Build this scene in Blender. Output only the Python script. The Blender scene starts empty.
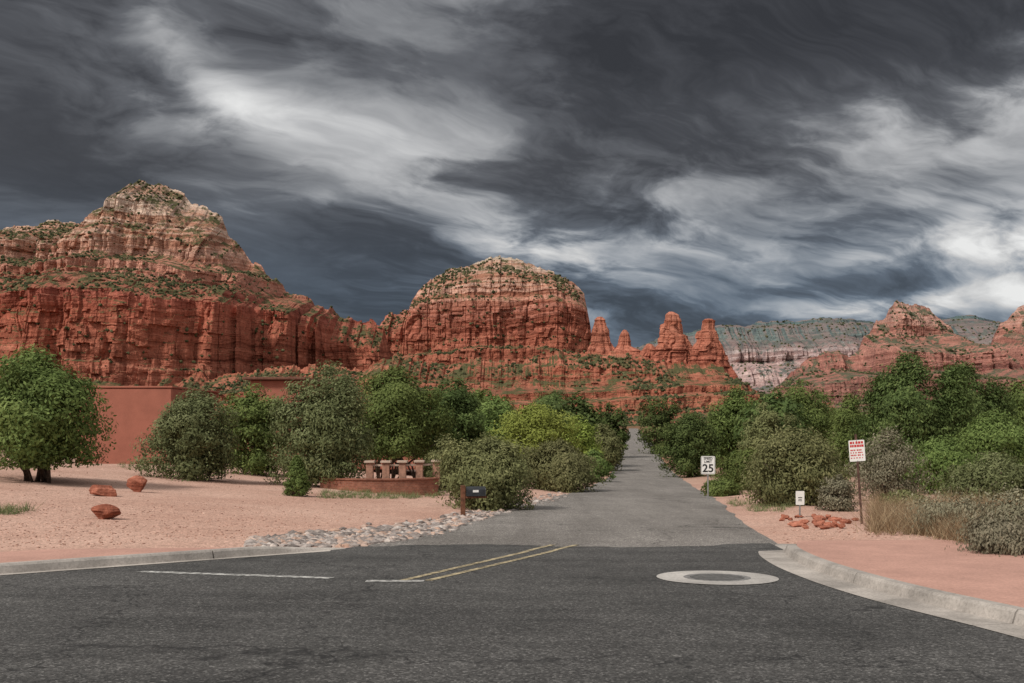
import bpy, math, random, bmesh
import numpy as np
from mathutils import Vector
random.seed(7); rng=np.random.default_rng(7)
S=bpy.context.scene; COL=S.collection
F=995.0; HZ=425.0; CH=1.5
# ------------------------------------------------------------ noise
def _h(a,b,s):
    n=(a.astype(np.int64)*374761393+b.astype(np.int64)*668265263+s*1274126177)&0xffffffff
    n=((n^(n>>13))*1274126177)&0xffffffff
    n=(n^(n>>16))&0xffffff
    return n/float(0xffffff)
def vn(x,y,s=0):
    x=np.asarray(x,float);y=np.asarray(y,float)
    xi=np.floor(x);yi=np.floor(y);u=x-xi;v=y-yi
    u=u*u*(3-2*u);v=v*v*(3-2*v)
    a=_h(xi,yi,s);b=_h(xi+1,yi,s);c=_h(xi,yi+1,s);d=_h(xi+1,yi+1,s)
    return (a*(1-u)+b*u)*(1-v)+(c*(1-u)+d*u)*v
def fbm(x,y,s=0,o=4):
    r=0;a=.5;t=0
    for i in range(o):
        r=r+a*vn(np.asarray(x)*2**i,np.asarray(y)*2**i,s+i*17);t+=a;a*=.5
    return r/t
def crease(x,y,s=0,o=2):
    r=0;a=.5;t=0
    for i in range(o):
        r=r+a*np.abs(2*vn(np.asarray(x)*2**i,np.asarray(y)*2**i,s+i*31)-1)**.75;t+=a;a*=.5
    return r/t
def blocks(x,y,s=0):
    xi=np.floor(x);yi=np.floor(y+.5*_h(xi,xi*0,s+5));return _h(xi,yi,s)
def ss(a,b,x):
    t=np.clip((np.asarray(x,float)-a)/(b-a),0,1);return t*t*(3-2*t)
# ------------------------------------------------------------ terrain
PY=[-60,70,80,100,130,196,300,540,700,9000]
PZ=[2.1,-2.45,-2.78,-3.05,-3.05,-2.4,-1.8,-1.1,-.9,-.9]
def prof(y):
    y=np.asarray(y,float);r=0
    for k in (-9,-6,-3,0,3,6,9): r=r+np.interp(y+k*np.clip((y-30)/40,0,1),PY,PZ)
    return r/7
LP=[(-45,-20),(-20,.9),(-6.7,12.95),(-2.8,16.6),(-2.1,18.6),(-1.05,24.8),(1.23,37.1),(2.9,46),(7.0,74),(22.0,196),(63.5,540),(82,700)]
RP=[(4.9,-30),(4.85,0),(4.78,7.5),(4.6,8.9),(4.25,10.5),(4.1,12.1),(4.1,13.9),(4.35,15.8),(4.7,17.5),(4.85,18.6),(5.7,24.8),(7.6,37.1),(8.8,46),(12.7,74),(27.8,196),(69.5,540),(88,700)]
def pdist(P,x,y):
    x=np.asarray(x,float);y=np.asarray(y,float);d=np.full(np.broadcast(x,y).shape,1e9)
    for (ax,ay),(bx,by) in zip(P[:-1],P[1:]):
        dx=bx-ax;dy=by-ay;t=np.clip(((x-ax)*dx+(y-ay)*dy)/(dx*dx+dy*dy),0,1)
        d=np.minimum(d,np.hypot(x-ax-t*dx,y-ay-t*dy))
    xs=np.interp(y,[p[1] for p in P],[p[0] for p in P])
    return d,x-xs
def terr(x,y):
    x=np.asarray(x,float);y=np.asarray(y,float)
    d,s=pdist(LP,x,y);L=np.where(s<0,d,0)
    d,s=pdist(RP,x,y);R=np.where(s>0,d,0)
    z=prof(y)
    z=z+.11*ss(.3,2,L)+1.2*ss(1,22,L)*ss(8,22,y)+ .11*ss(.3,2,R)+.5*ss(5,25,R)
    z=z+(fbm(x/6,y/6,5,3)-.5)*.25*(ss(2.5,8,L)+ss(2.5,8,R))
    z=z+(fbm(x/150,y/150,9,3)-.3)*10*ss(60,260,L+R)
    return z
def tz(x,y): return float(terr(np.array([x]),np.array([y]))[0])
def gp(px,row,dz=0):
    Y=np.linspace(4,400,8000);X=(px-512)/F*Y
    g=terr(X,Y)-CH+(row-HZ)/F*Y
    i=np.argmax(g>0)
    return (X[i],Y[i],terr(X[i:i+1],Y[i:i+1])[0]+dz)
LUT={}
def gq(px,row):
    k=int(px//4)
    if k not in LUT:
        Y=np.linspace(6,120,3000);X=(k*4+2-512)/F*Y;z=terr(X,Y);LUT[k]=(Y,z,HZ-(z-CH)/Y*F)
    Y,z,r=LUT[k];i=int(np.argmax(r<row));y=Y[i];return ((px-512)/F*y,y,z[i])
# ------------------------------------------------------------ mesh helpers
def mk(name,v,f,mat=None,parent=None,attr=None,smooth=False):
    v=np.asarray(v,dtype=np.float32).reshape(-1,3)
    me=bpy.data.meshes.new(name)
    if isinstance(f,np.ndarray):
        k=f.shape[1];n=len(f)
        me.vertices.add(len(v));me.vertices.foreach_set('co',v.ravel())
        me.loops.add(n*k);me.loops.foreach_set('vertex_index',f.astype(np.int32).ravel())
        me.polygons.add(n);me.polygons.foreach_set('loop_start',np.arange(0,n*k,k,dtype=np.int32))
        me.update(calc_edges=True)
    else:
        me.from_pydata([tuple(map(float,p)) for p in v],[],[tuple(map(int,q)) for q in f]);me.update()
    if attr is not None:
        a=me.attributes.new('tint','FLOAT','POINT');a.data.foreach_set('value',np.asarray(attr,dtype=np.float32))
    me.polygons.foreach_set('use_smooth',np.full(len(me.polygons),bool(smooth)))
    if mat: me.materials.append(mat)
    o=bpy.data.objects.new(name,me);COL.objects.link(o)
    if parent: o.parent=parent
    return o
def tag(o,label=None,cat=None,group=None,kind=None):
    if label:o['label']=label
    if cat:o['category']=cat
    if group:o['group']=group
    if kind:o['kind']=kind
    return o
def empty(name,loc,label,cat,group=None,rz=0):
    o=bpy.data.objects.new(name,None);COL.objects.link(o);o.location=loc;o.rotation_euler=(0,0,rz);o.empty_display_size=.2
    return tag(o,label,cat,group)
class MB:
    def __init__(s): s.v=[];s.f=[]
    def add(s,v,f):
        n=len(s.v);s.v+= [tuple(p) for p in v];s.f+=[tuple(i+n for i in q) for q in f]
    def box(s,x0,x1,y0,y1,z0,z1,b=0):
        if b<=0:
            s.add([(x0,y0,z0),(x1,y0,z0),(x1,y1,z0),(x0,y1,z0),(x0,y0,z1),(x1,y0,z1),(x1,y1,z1),(x0,y1,z1)],
              [(0,3,2,1),(4,5,6,7),(0,1,5,4),(1,2,6,5),(2,3,7,6),(3,0,4,7)])
        else:
            L=[]
            for z,i in ((z0,b),(z0+b,0),(z1-b,0),(z1,b)):
                L.append([(x0+i,y0+b,z),(x0+b,y0+i,z),(x1-b,y0+i,z),(x1-i,y0+b,z),(x1-i,y1-b,z),(x1-b,y1-i,z),(x0+b,y1-i,z),(x0+i,y1-b,z)])
            v=[p for l in L for p in l];f=[tuple(range(7,-1,-1)),tuple(range(24,32))]
            for k in range(3):
                for j in range(8): f.append((k*8+j,k*8+(j+1)%8,k*8+8+(j+1)%8,k*8+8+j))
            s.add(v,f)
    def tube(s,pts,rad,n=7,cap=True):
        P=[Vector(p) for p in pts];R=[]
        for i,p in enumerate(P):
            t=(P[min(i+1,len(P)-1)]-P[max(i-1,0)]).normalized()
            a=t.cross(Vector((.3,1,.2))).normalized();b=t.cross(a)
            R.append([p+(a*math.cos(2*math.pi*k/n)+b*math.sin(2*math.pi*k/n))*rad[i] for k in range(n)])
        v=[q for r in R for q in r];f=[]
        for i in range(len(P)-1):
            for k in range(n): f.append((i*n+k,i*n+(k+1)%n,i*n+n+(k+1)%n,i*n+n+k))
        if cap: f.append(tuple(range(n-1,-1,-1)));f.append(tuple((len(P)-1)*n+k for k in range(n)))
        s.add(v,f)
    def build(s,name,mat,parent=None,smooth=False): return mk(name,s.v,s.f,mat,parent,smooth=smooth)
# ------------------------------------------------------------ node helpers
class NT:
    def __init__(s,t): s.t=t;s.n=t.nodes;s.l=t.links
    def node(s,ty,**k):
        x=s.n.new(ty)
        for a,b in k.items(): setattr(x,a,b)
        return x
    def put(s,sock,v):
        if isinstance(v,bpy.types.NodeSocket): s.l.new(v,sock)
        elif v is not None:
            if hasattr(sock.default_value,'__len__') and not hasattr(v,'__len__'): v=(v,)*len(sock.default_value)
            if hasattr(sock.default_value,'__len__') and len(sock.default_value)==4 and len(v)==3: v=(*v,1)
            sock.default_value=v
    def m(s,op,a,b=None):
        x=s.node('ShaderNodeMath',operation=op);s.put(x.inputs[0],a)
        if b is not None:s.put(x.inputs[1],b)
        return x.outputs[0]
    def vec(s,x,y,z):
        n=s.node('ShaderNodeCombineXYZ');s.put(n.inputs[0],x);s.put(n.inputs[1],y);s.put(n.inputs[2],z);return n.outputs[0]
    def vm(s,op,a,b):
        n=s.node('ShaderNodeVectorMath',operation=op);s.put(n.inputs[0],a);s.put(n.inputs[1],b);return n.outputs[0]
    def noise(s,v,scale,detail=4,rough=.55,dist=0,color=False):
        n=s.node('ShaderNodeTexNoise');s.put(n.inputs['Vector'],v);n.inputs['Scale'].default_value=scale
        n.inputs['Detail'].default_value=detail;n.inputs['Roughness'].default_value=rough;n.inputs['Distortion'].default_value=dist
        return n.outputs['Color' if color else 'Fac']
    def vor(s,v,scale,feature='F1',out='Distance',rnd=1):
        n=s.node('ShaderNodeTexVoronoi',feature=feature);s.put(n.inputs['Vector'],v);n.inputs['Scale'].default_value=scale
        n.inputs['Randomness'].default_value=rnd
        return n.outputs[out]
    def ramp(s,f,stops,interp='LINEAR'):
        n=s.node('ShaderNodeValToRGB');s.put(n.inputs[0],f);r=n.color_ramp;r.interpolation=interp
        while len(r.elements)<len(stops): r.elements.new(.5)
        for e,(p,c) in zip(r.elements,stops):
            e.position=p;e.color=(*c,1) if hasattr(c,'__len__') else (c,c,c,1)
        return n.outputs[0]
    def mix(s,f,a,b,bt='MIX'):
        n=s.node('ShaderNodeMix',data_type='RGBA',blend_type=bt);s.put(n.inputs[0],f);s.put(n.inputs[6],a);s.put(n.inputs[7],b);return n.outputs[2]
    def mr(s,v,a,b,c=0,d=1,sm=False):
        n=s.node('ShaderNodeMapRange');n.interpolation_type='SMOOTHSTEP' if sm else 'LINEAR'
        for i,q in enumerate((v,a,b,c,d)): s.put(n.inputs[i],q)
        return n.outputs[0]
def newmat(name,rough=.9,spec=.2):
    m=bpy.data.materials.new(name);m.use_nodes=True;t=NT(m.node_tree)
    b=m.node_tree.nodes['Principled BSDF'];b.inputs['Roughness'].default_value=rough;b.inputs['Specular IOR Level'].default_value=spec
    g=t.node('ShaderNodeNewGeometry');t.pos=g.outputs['Position'];t.nor=g.outputs['Normal'];t.b=b
    return m,t
def bump(t,h,strength=.5,dist=.02):
    n=t.node('ShaderNodeBump');n.inputs['Strength'].default_value=strength;n.inputs['Distance'].default_value=dist
    t.put(n.inputs['Height'],h);t.l.new(n.outputs[0],t.b.inputs['Normal'])
def flat(name,c,rough=.8,metal=0,var=.25,scale=8):
    m,t=newmat(name,rough,.3);t.b.inputs['Metallic'].default_value=metal
    n=t.noise(t.pos,scale,4,.65)
    t.put(t.b.inputs['Base Color'],t.mix(t.mr(n,.35,.65),tuple(x*(1-var) for x in c),tuple(min(1,x*(1+var)) for x in c)))
    return m
# ------------------------------------------------------------ materials
def asphalt(name,c0,c1,crack,streakdir,cw=1.0):
    m,t=newmat(name,.85,.25)
    big=t.noise(t.pos,.30,4,.6);mid=t.noise(t.pos,1.8,4,.6)
    st=t.noise(t.vm('MULTIPLY',t.pos,streakdir),1.0,3,.6)
    sp=t.vor(t.pos,60,'F1','Color')
    sep=t.node('ShaderNodeSeparateColor');t.put(sep.inputs[0],sp)
    sp2=t.noise(t.pos,18,3,.8)
    k=t.m('ADD',t.m('ADD',t.m('MULTIPLY',big,.40),t.m('MULTIPLY',mid,.25)),t.m('MULTIPLY',st,.35))
    col=t.mix(t.mr(k,.40,.60),c0,c1)
    col=t.mix(1,col,t.ramp(sep.outputs[0],[(0,.5),(.5,.92),(.82,1.15),(1,2.4)]),'MULTIPLY')
    col=t.mix(1,col,t.ramp(sp2,[(.3,.62),(.5,1),(.72,1.45)]),'MULTIPLY')
    wp=t.vm('ADD',t.pos,t.vm('MULTIPLY',t.noise(t.pos,.9,4,.65,color=True),(2.2,2.2,0)))
    cr=t.vor(wp,crack,'DISTANCE_TO_EDGE')
    col=t.mix(t.mr(cr,0,.03*crack*cw,.75,0),col,(.014,.013,.013))
    t.put(t.b.inputs['Base Color'],col)
    bump(t,t.m('ADD',sep.outputs[0],t.m('MULTIPLY',sp2,1.5)),.6,.007)
    return m
M_asph=asphalt('dark asphalt',(.046,.0435,.041),(.088,.083,.078),.20,(.12,1.3,1))
M_road=asphalt('weathered asphalt',(.150,.134,.120),(.225,.203,.183),.22,(1.4,.08,1))
def concrete(name,c,var=.18):
    m,t=newmat(name,.9,.2)
    k=t.noise(t.pos,1.1,5,.7);f=t.noise(t.pos,30,3,.7)
    col=t.mix(t.mr(k,.35,.68),tuple(x*(1-var) for x in c),tuple(x*(1+var) for x in c))
    col=t.mix(1,col,t.ramp(f,[(.3,.75),(.5,1),(.7,1.14)]),'MULTIPLY')
    t.put(t.b.inputs['Base Color'],col);bump(t,f,.3,.004);return m
M_conc=concrete('kerb concrete',(.36,.32,.285),.30);M_walk=concrete('pink pavement concrete',(.45,.255,.20),.12)
M_collar=concrete('collar concrete',(.40,.37,.34),.25)
def paint(name,c):
    m,t=newmat(name,.8,.2);k=t.noise(t.pos,9,6,.75)
    t.put(t.b.inputs['Base Color'],t.mix(t.mr(k,.42,.60),tuple(x*.25 for x in c),c));return m
M_white=paint('worn white road paint',(.52,.50,.47));M_yel=paint('worn yellow road paint',(.50,.41,.26))
m,t=newmat('pink gravel and red soil',.95,.1)
v=t.vor(t.pos,38,'F1','Color');sep=t.node('ShaderNodeSeparateColor');t.put(sep.inputs[0],v)
k=t.noise(t.pos,.22,5,.65);k2=t.noise(t.pos,6,5,.7)
col=t.mix(t.mr(k,.35,.65),(.42,.25,.19),(.52,.335,.262))
col=t.mix(1,col,t.ramp(k2,[(.28,.76),(.5,1),(.75,1.12)]),'MULTIPLY')
col=t.mix(1,col,t.ramp(sep.outputs[0],[(0,.62),(.5,1),(1,1.32)]),'MULTIPLY')
sx=t.node('ShaderNodeSeparateXYZ');t.put(sx.inputs[0],t.pos)
far=t.mr(sx.outputs[1],60,150)
sc=t.noise(t.pos,.12,5,.7)
col=t.mix(far,col,t.mix(t.mr(sc,.42,.58),(.06,.065,.03),(.27,.11,.065)))
rt=t.mr(sx.outputs[0],9,17,0,.6);col=t.mix(t.m('MULTIPLY',rt,t.mr(k2,.4,.6)),col,(.20,.13,.08))
t.put(t.b.inputs['Base Color'],col);bump(t,t.m('ADD',sep.outputs[0],t.m('MULTIPLY',k2,1.5)),.5,.012)
M_ground=m
def foliage(name,a,b,c):
    m,t=newmat(name,.75,.15)
    at=t.node('ShaderNodeAttribute',attribute_name='tint')
    oi=t.node('ShaderNodeObjectInfo')
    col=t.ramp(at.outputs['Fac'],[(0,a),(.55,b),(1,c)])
    hs=t.node('ShaderNodeHueSaturation');t.put(hs.inputs['Color'],col)
    t.put(hs.inputs['Value'],t.mr(oi.outputs['Random'],0,1,1.2,1.65));t.put(hs.inputs['Hue'],t.mr(oi.outputs['Random'],0,1,.48,.507))
    t.put(t.b.inputs['Base Color'],hs.outputs[0])
    tr=t.node('ShaderNodeBsdfTranslucent');t.put(tr.inputs[0],hs.outputs[0])
    mx=t.node('ShaderNodeMixShader');mx.inputs[0].default_value=.28
    t.l.new(t.b.outputs[0],mx.inputs[1]);t.l.new(tr.outputs[0],mx.inputs[2])
    t.l.new(mx.outputs[0],m.node_tree.nodes['Material Output'].inputs[0]);return m
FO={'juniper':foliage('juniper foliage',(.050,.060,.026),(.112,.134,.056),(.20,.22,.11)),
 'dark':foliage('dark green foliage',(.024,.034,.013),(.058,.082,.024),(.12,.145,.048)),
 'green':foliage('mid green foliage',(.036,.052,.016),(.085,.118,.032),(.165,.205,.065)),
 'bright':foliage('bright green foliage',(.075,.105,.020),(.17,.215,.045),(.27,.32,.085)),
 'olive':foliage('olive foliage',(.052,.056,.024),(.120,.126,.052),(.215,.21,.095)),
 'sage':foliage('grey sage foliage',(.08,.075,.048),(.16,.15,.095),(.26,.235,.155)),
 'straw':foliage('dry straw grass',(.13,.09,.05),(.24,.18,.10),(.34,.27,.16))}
M_bark=flat('rough bark',(.085,.06,.045),.95,0,.5,14)
def rock(name,stops,z0,z1,veg=.5,haze=0,sc=1.0,gain=1.15):
    stops=[(p,tuple(x*gain for x in c)) for p,c in stops]
    m,t=newmat(name,.95,.08)
    sx=t.node('ShaderNodeSeparateXYZ');t.put(sx.inputs[0],t.pos)
    nz=t.node('ShaderNodeSeparateXYZ');t.put(nz.inputs[0],t.nor)
    w=t.noise(t.pos,.007*sc,3,.55)
    z=t.m('ADD',sx.outputs[2],t.m('MULTIPLY',t.m('SUBTRACT',w,.5),34/sc))
    col=t.ramp(t.mr(z,z0,z1),stops)
    bandv=t.vec(t.m('MULTIPLY',sx.outputs[0],.0022*sc),t.m('MULTIPLY',sx.outputs[1],.0022*sc),t.m('MULTIPLY',z,.11*sc))
    band=t.noise(bandv,1,5,.78)
    up=t.mr(z,z0+(z1-z0)*.42,z0+(z1-z0)*.8)
    bl=t.ramp(band,[(.32,(.36,.30,.30)),(.44,(.8,.76,.74)),(.52,(1.05,1.05,1.05)),(.64,(1.35,1.5,1.55))])
    bh=t.ramp(band,[(.32,(.36,.26,.24)),(.42,(.68,.52,.46)),(.48,(1.0,.9,.86)),(.55,(1.3,1.5,1.62)),(.62,(1.1,1.1,1.12)),(.68,(.85,.68,.62))])
    col=t.mix(1,col,t.mix(up,bl,bh),'MULTIPLY')
    stv=t.vec(t.m('MULTIPLY',sx.outputs[0],.09*sc),t.m('MULTIPLY',sx.outputs[1],.09*sc),t.m('MULTIPLY',sx.outputs[2],.009*sc))
    st=t.noise(stv,1,4,.65)
    col=t.mix(1,col,t.ramp(st,[(.3,(.50,.45,.45)),(.45,.94),(.7,1.2)]),'MULTIPLY')
    fine=t.noise(t.pos,.22*sc,3,.75)
    col=t.mix(1,col,t.ramp(fine,[(.3,.70),(.5,1),(.7,1.25)]),'MULTIPLY')
    if veg>0:
        vn_=t.noise(t.pos,.05*sc,4,.8)
        vm=t.m('MULTIPLY',t.mr(nz.outputs[2],.40,.62),t.mr(vn_,.58-.18*veg,.66-.18*veg))
        soil=t.mix(t.mr(nz.outputs[2],.5,.8,0,.5),col,(.30,.125,.08))
        col=t.mix(vm,soil,t.mix(fine,(.035,.040,.016),(.13,.115,.055)))
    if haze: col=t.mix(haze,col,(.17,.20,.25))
    t.put(t.b.inputs['Base Color'],col)
    bump(t,t.m('ADD',t.m('ADD',t.m('MULTIPLY',band,1.5),t.m('MULTIPLY',fine,.7)),t.m('MULTIPLY',st,.7)),.8,3.4/sc)
    return m
# ------------------------------------------------------------ ground and roads
def axis(segs):
    o=[]
    for a,b,s in segs: o+=list(np.arange(a,b,s))
    o.append(segs[-1][1]);return np.array(o,float)
xs=axis([(-9000,-1500,750),(-1500,-300,100),(-300,-60,12),(-60,-24,2),(-24,24,.5),(24,80,2),(80,300,10),(300,1500,100),(1500,9000,750)])
ys=axis([(-300,-30,15),(-30,0,2),(0,50,.5),(50,120,1.5),(120,320,5),(320,800,20),(800,2000,100),(2000,9500,750)])
XX,YY=np.meshgrid(xs,ys);ZZ=terr(XX,YY)
dL,sL=pdist(LP,XX,YY);dR,sR=pdist(RP,XX,YY)
ins=(sL>0)&(sR<0)
ZZ=ZZ-np.where(ins,.06,0)*ss(45,60,YY)*ss(.2,1.5,np.minimum(dL,dR))-np.where(ins,.25,0)*ss(130,200,YY)
def grid_faces(ny,nx):
    i=np.arange(ny-1)[:,None]*nx+np.arange(nx-1)[None,:]
    return np.stack([i,i+1,i+nx+1,i+nx],-1).reshape(-1,4)
tag(mk('ground',np.stack([XX,YY,ZZ],-1),grid_faces(len(ys),len(xs)),M_ground,smooth=True),kind='structure')
yy=np.concatenate([np.arange(16.4,60,1),np.arange(60,200,3),np.arange(200,700,10)])
lx=np.interp(yy,[p[1] for p in LP],[p[0] for p in LP]);rx=np.interp(yy,[p[1] for p in RP],[p[0] for p in RP])
nx=9;q=np.linspace(0,1,nx)
wob=(fbm(yy/2.5,yy*0,3,4)-.5)*.45;wob2=(fbm(yy/2.5,yy*0+9,8,4)-.5)*.45
lx2=lx+wob*ss(17,22,yy);rx2=rx+wob2*ss(18,22,yy)
RX=lx2[:,None]+(rx2-lx2)[:,None]*q;RY=np.repeat(yy[:,None],nx,1)
RZ=prof(RY)+.012+.03*ss(50,90,RY)
tag(mk('residential_road',np.stack([RX,RY,RZ],-1),grid_faces(len(yy),nx),M_road,smooth=True),kind='structure')
def plane_z(y): return -.035*y
vs=[];ya=np.arange(-30,17.01,.5)
for y in ya:
    l=np.interp(y,[p[1] for p in LP],[p[0] for p in LP]);r=np.interp(y,[p[1] for p in RP],[p[0] for p in RP])
    for u in np.linspace(0,1,40): vs.append((l+(r-l)*u,y,plane_z(y)+.004))
vs=np.array(vs);n=40;last=np.arange(len(vs)-n,len(vs))
u=np.linspace(0,1,n);vs[last,1]=17.2+.35*np.sin(u*7)+.5*(u-.5)+(fbm(u*18,u*0,4,3)-.5)*.5;vs[last,2]=plane_z(vs[last,1])+.017
vs[last-n,2]+=.012
tag(mk('intersection_road',vs,grid_faces(len(ya),n),M_asph),kind='structure')
def offset(P,d):
    out=[]
    for i,p in enumerate(P):
        a=P[max(i-1,0)];b=P[min(i+1,len(P)-1)];tx=b[0]-a[0];ty=b[1]-a[1];l=math.hypot(tx,ty)
        out.append((p[0]-ty/l*d,p[1]+tx/l*d))
    return out
def resamp(P,step):
    P=np.array(P,float);d=np.r_[0,np.cumsum(np.hypot(*np.diff(P,axis=0).T))]
    n=max(2,int(d[-1]/step)+1);s=np.linspace(0,d[-1],n)
    x=np.interp(s,d,P[:,0]);y=np.interp(s,d,P[:,1])
    for _ in range(6):
        x[1:-1]=(x[:-2]+2*x[1:-1]+x[2:])/4;y[1:-1]=(y[:-2]+2*y[1:-1]+y[2:])/4
    return list(zip(x,y))
def kerb(name,P,side,gut,end_taper=True,h=.14):
    mb=MB();P=resamp(P,.3);Np=len(P)
    prof_=[(-gut,.010),(-.01,.014),(.02,h-.03),(.045,h),(.17,h),(.175,-.05)]
    O=[offset(P,side*o) for o,_ in prof_]
    seg=10;i=0
    while i<Np-1:
        j=min(i+seg,Np-1);rows=[]
        for k in range(i,j+1):
            tp=1.0
            if end_taper: tp=min(1,(Np-1-k)*.3/1.8+.12)
            r=[]
            for a,(o,z) in enumerate(prof_):
                x,y=O[a][k]
                if k==i and i>0:
                    x2,y2=O[a][k+1];x+= (x2-x)*.07;y+=(y2-y)*.07
                r.append((x,y,plane_z(y)+(z*tp if a in(2,3,4) else z)))
            rows.append(r)
        v=[p for r in rows for p in r];m_=len(prof_);f=[]
        for a in range(len(rows)-1):
            for b in range(m_-1):
                q4=(a*m_+b,(a+1)*m_+b,(a+1)*m_+b+1,a*m_+b+1);f.append(q4 if side<0 else q4[::-1])
        f.append(tuple(range(m_)));f.append(tuple((len(rows)-1)*m_+b for b in range(m_)))
        mb.add(v,f);i=j
    return tag(mb.build(name,M_conc),kind='structure')
RK=[(4.95,-12),(4.85,0),(4.78,7.5),(4.6,8.9),(4.25,10.5),(4.1,12.1),(4.1,13.9),(4.3,15.8),(4.9,17.6)]
LK=[(-34,-10.8),(-20,.9),(-6.7,12.95),(-2.75,16.65)]
kerb('right_kerb',RK,-1,.42);kerb('left_kerb',LK,1,.14)
def slab(name,P,Q,mat,h=.126):
    v=[];f=[];n=len(P)
    for (a,b),(c,d) in zip(P,Q):
        v+=[(a,b,plane_z(b)+h),(c,d,plane_z(d)+h+.01),(c,d,plane_z(d)-.1)]
    for i in range(n-1):
        f.append((i*3,i*3+1,i*3+4,i*3+3));f.append((i*3+1,i*3+2,i*3+5,i*3+4))
    return tag(mk(name,v,f,mat),kind='structure')
P=resamp(RK,.3)[:-2];ip=offset(P,-.178)
Q=[(max(x+.1, 7.8+max(0,(9-y))*.35 - max(0,y-14)*.12),y) for x,y in ip]
slab('right_pavement',ip,Q,M_walk)
P=resamp(LK,.3)[:-6];ip=offset(P,.178);Q=offset(P,1.9);Q[-1]=ip[-1]
for k in range(1,8):
    w=k/8.0;a=ip[-1-k];b=Q[-1-k];Q[-1-k]=(a[0]+(b[0]-a[0])*w,a[1]+(b[1]-a[1])*w)
slab('left_pavement',ip,Q,M_walk)
def stripe(name,a,b,w,mat):
    n=12;v=[];dx=b[0]-a[0];dy=b[1]-a[1];l=math.hypot(dx,dy);nx_,ny_=-dy/l*w/2,dx/l*w/2
    for i in range(n+1):
        u=i/n;x=a[0]+dx*u;y=a[1]+dy*u
        lift=.009+(.012 if y>16.2 else 0)
        for s in (-1,1): v.append((x+nx_*s,y+ny_*s,plane_z(y+ny_*s)+lift))
    return tag(mk(name,v,grid_faces(n+1,2),mat),kind='structure')
g=lambda a,b:gp(a,b)[:2]
stripe('stop_line',g(140,572),g(332,579),.17,M_white)
stripe('short_stop_line',g(366,581.5),g(424,581.5),.17,M_white)
stripe('centre_line',g(402,581),g(553,546),.10,M_yel)
stripe('centre_line',g(428,581),g(577,546),.10,M_yel)
mx_,my_,_=gp(717,578.5)
root=empty('manhole_cover',(mx_,my_,plane_z(my_)),'round manhole cover with broad pale concrete collar in the dark asphalt','manhole cover')
def ring(r0,r1,z,n=56):
    v=[];f=[]
    for i in range(n):
        a=2*math.pi*i/n
        for r in (r0,r1): v.append((r*math.cos(a),r*math.sin(a),z-.035*r*math.sin(a)))
    for i in range(n): f.append((2*i,2*i+1,(2*i+3)%(2*n),(2*i+2)%(2*n)))
    return v,f
M_iron=flat('worn iron',(.19,.18,.17),.6,.1,.4,20)
M_lid=flat('asphalt filled lid',(.10,.095,.09),.85,0,.35,18)
v,f=ring(.42,.76,.012);mk('collar',v,f,M_collar,root)
v,f=ring(.34,.42,.013);mk('frame',v,f,M_iron,root)
v,f=ring(.001,.337,.015);mk('lid',v,f,M_lid,root)
# ------------------------------------------------------------ stones
def ico(sub):
    b=bmesh.new();bmesh.ops.create_icosphere(b,subdivisions=sub,radius=1)
    v=np.array([p.co[:] for p in b.verts]);f=np.array([[q.index for q in p.verts] for p in b.faces]);b.free();return v,f
I1=ico(1);I4=ico(4)
def many(name,pts,rad,mat,kind,label,cat,flatn=.6,base=I1,jit=.25):
    bv,bf=base;n=len(pts);nv=len(bv)
    pts=np.array(pts);rad=np.array(rad)
    sc=rad[:,None]*(.7+.6*rng.random((n,3)));sc[:,2]*=flatn
    an=rng.random(n)*6.28;c,s=np.cos(an),np.sin(an)
    V=bv[None]*(1+(rng.random((n,nv,1))-.5)*2*jit)*sc[:,None,:]
    X=V[...,0]*c[:,None]-V[...,1]*s[:,None];Y=V[...,0]*s[:,None]+V[...,1]*c[:,None]
    V=np.stack([X,Y,V[...,2]],-1)+pts[:,None,:]
    Fc=(bf[None]+np.arange(n)[:,None,None]*nv).reshape(-1,3)
    o=mk(name,V.reshape(-1,3),Fc,mat,attr=np.repeat(rng.random(n),nv))
    return tag(o,label,cat,None,kind)
def attrmat(name,stops,scale=12):
    m,t=newmat(name,.9,.15);at=t.node('ShaderNodeAttribute',attribute_name='tint')
    col=t.ramp(at.outputs['Fac'],stops);n=t.noise(t.pos,scale,4,.7)
    col=t.mix(1,col,t.ramp(n,[(.3,.6),(.5,1),(.7,1.2)]),'MULTIPLY');t.put(t.b.inputs['Base Color'],col);bump(t,n,.4,.01);return m
M_cob=attrmat('river cobbles',[(0,(.12,.10,.09)),(.3,(.25,.21,.19)),(.6,(.36,.31,.28)),(.85,(.42,.27,.20)),(1,(.50,.45,.41))])
pp=[]
for i in range(4600):
    px=250+random.random()*320
    lo=np.interp(px,[250,345,400,440,470,520,555,570],[546,547,541,533,523,510,501,495])
    hi=np.interp(px,[250,300,360,420,470,520,555,570],[541,534,529,521,511,499,493,490])
    row=hi+(lo-hi)*random.betavariate(1.7,1.3)+random.gauss(0,1.3)
    if random.random()>min(1,.2+(570-px)/230): continue
    pp.append(gq(px,row))
many('river_stones',[(x,y,z+.008) for x,y,z in pp],[random.choice([.02,.025,.035,.045,.06,.085,.11]) for _ in pp],M_cob,'stuff','pale grey and tan river stones strewn along the left road edge','stones',.5)
pts=[gq(random.uniform(0,420),random.choice([random.uniform(470,548),random.uniform(500,548)])) for _ in range(2200)]
pts+=[gq(random.uniform(770,1020),random.uniform(505,545)) for _ in range(900)]
pts=[p for p in pts if p[1]>13.2 and (pdist(LP,p[0],p[1])[1]<-.3 or pdist(RP,p[0],p[1])[1]>.2) and not (p[1]<17.8 and p[0]>4)]
pts=[p for p in pts if not(p[0]<0 and pdist(LP,p[0],p[1])[0]<2.1)]
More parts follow.
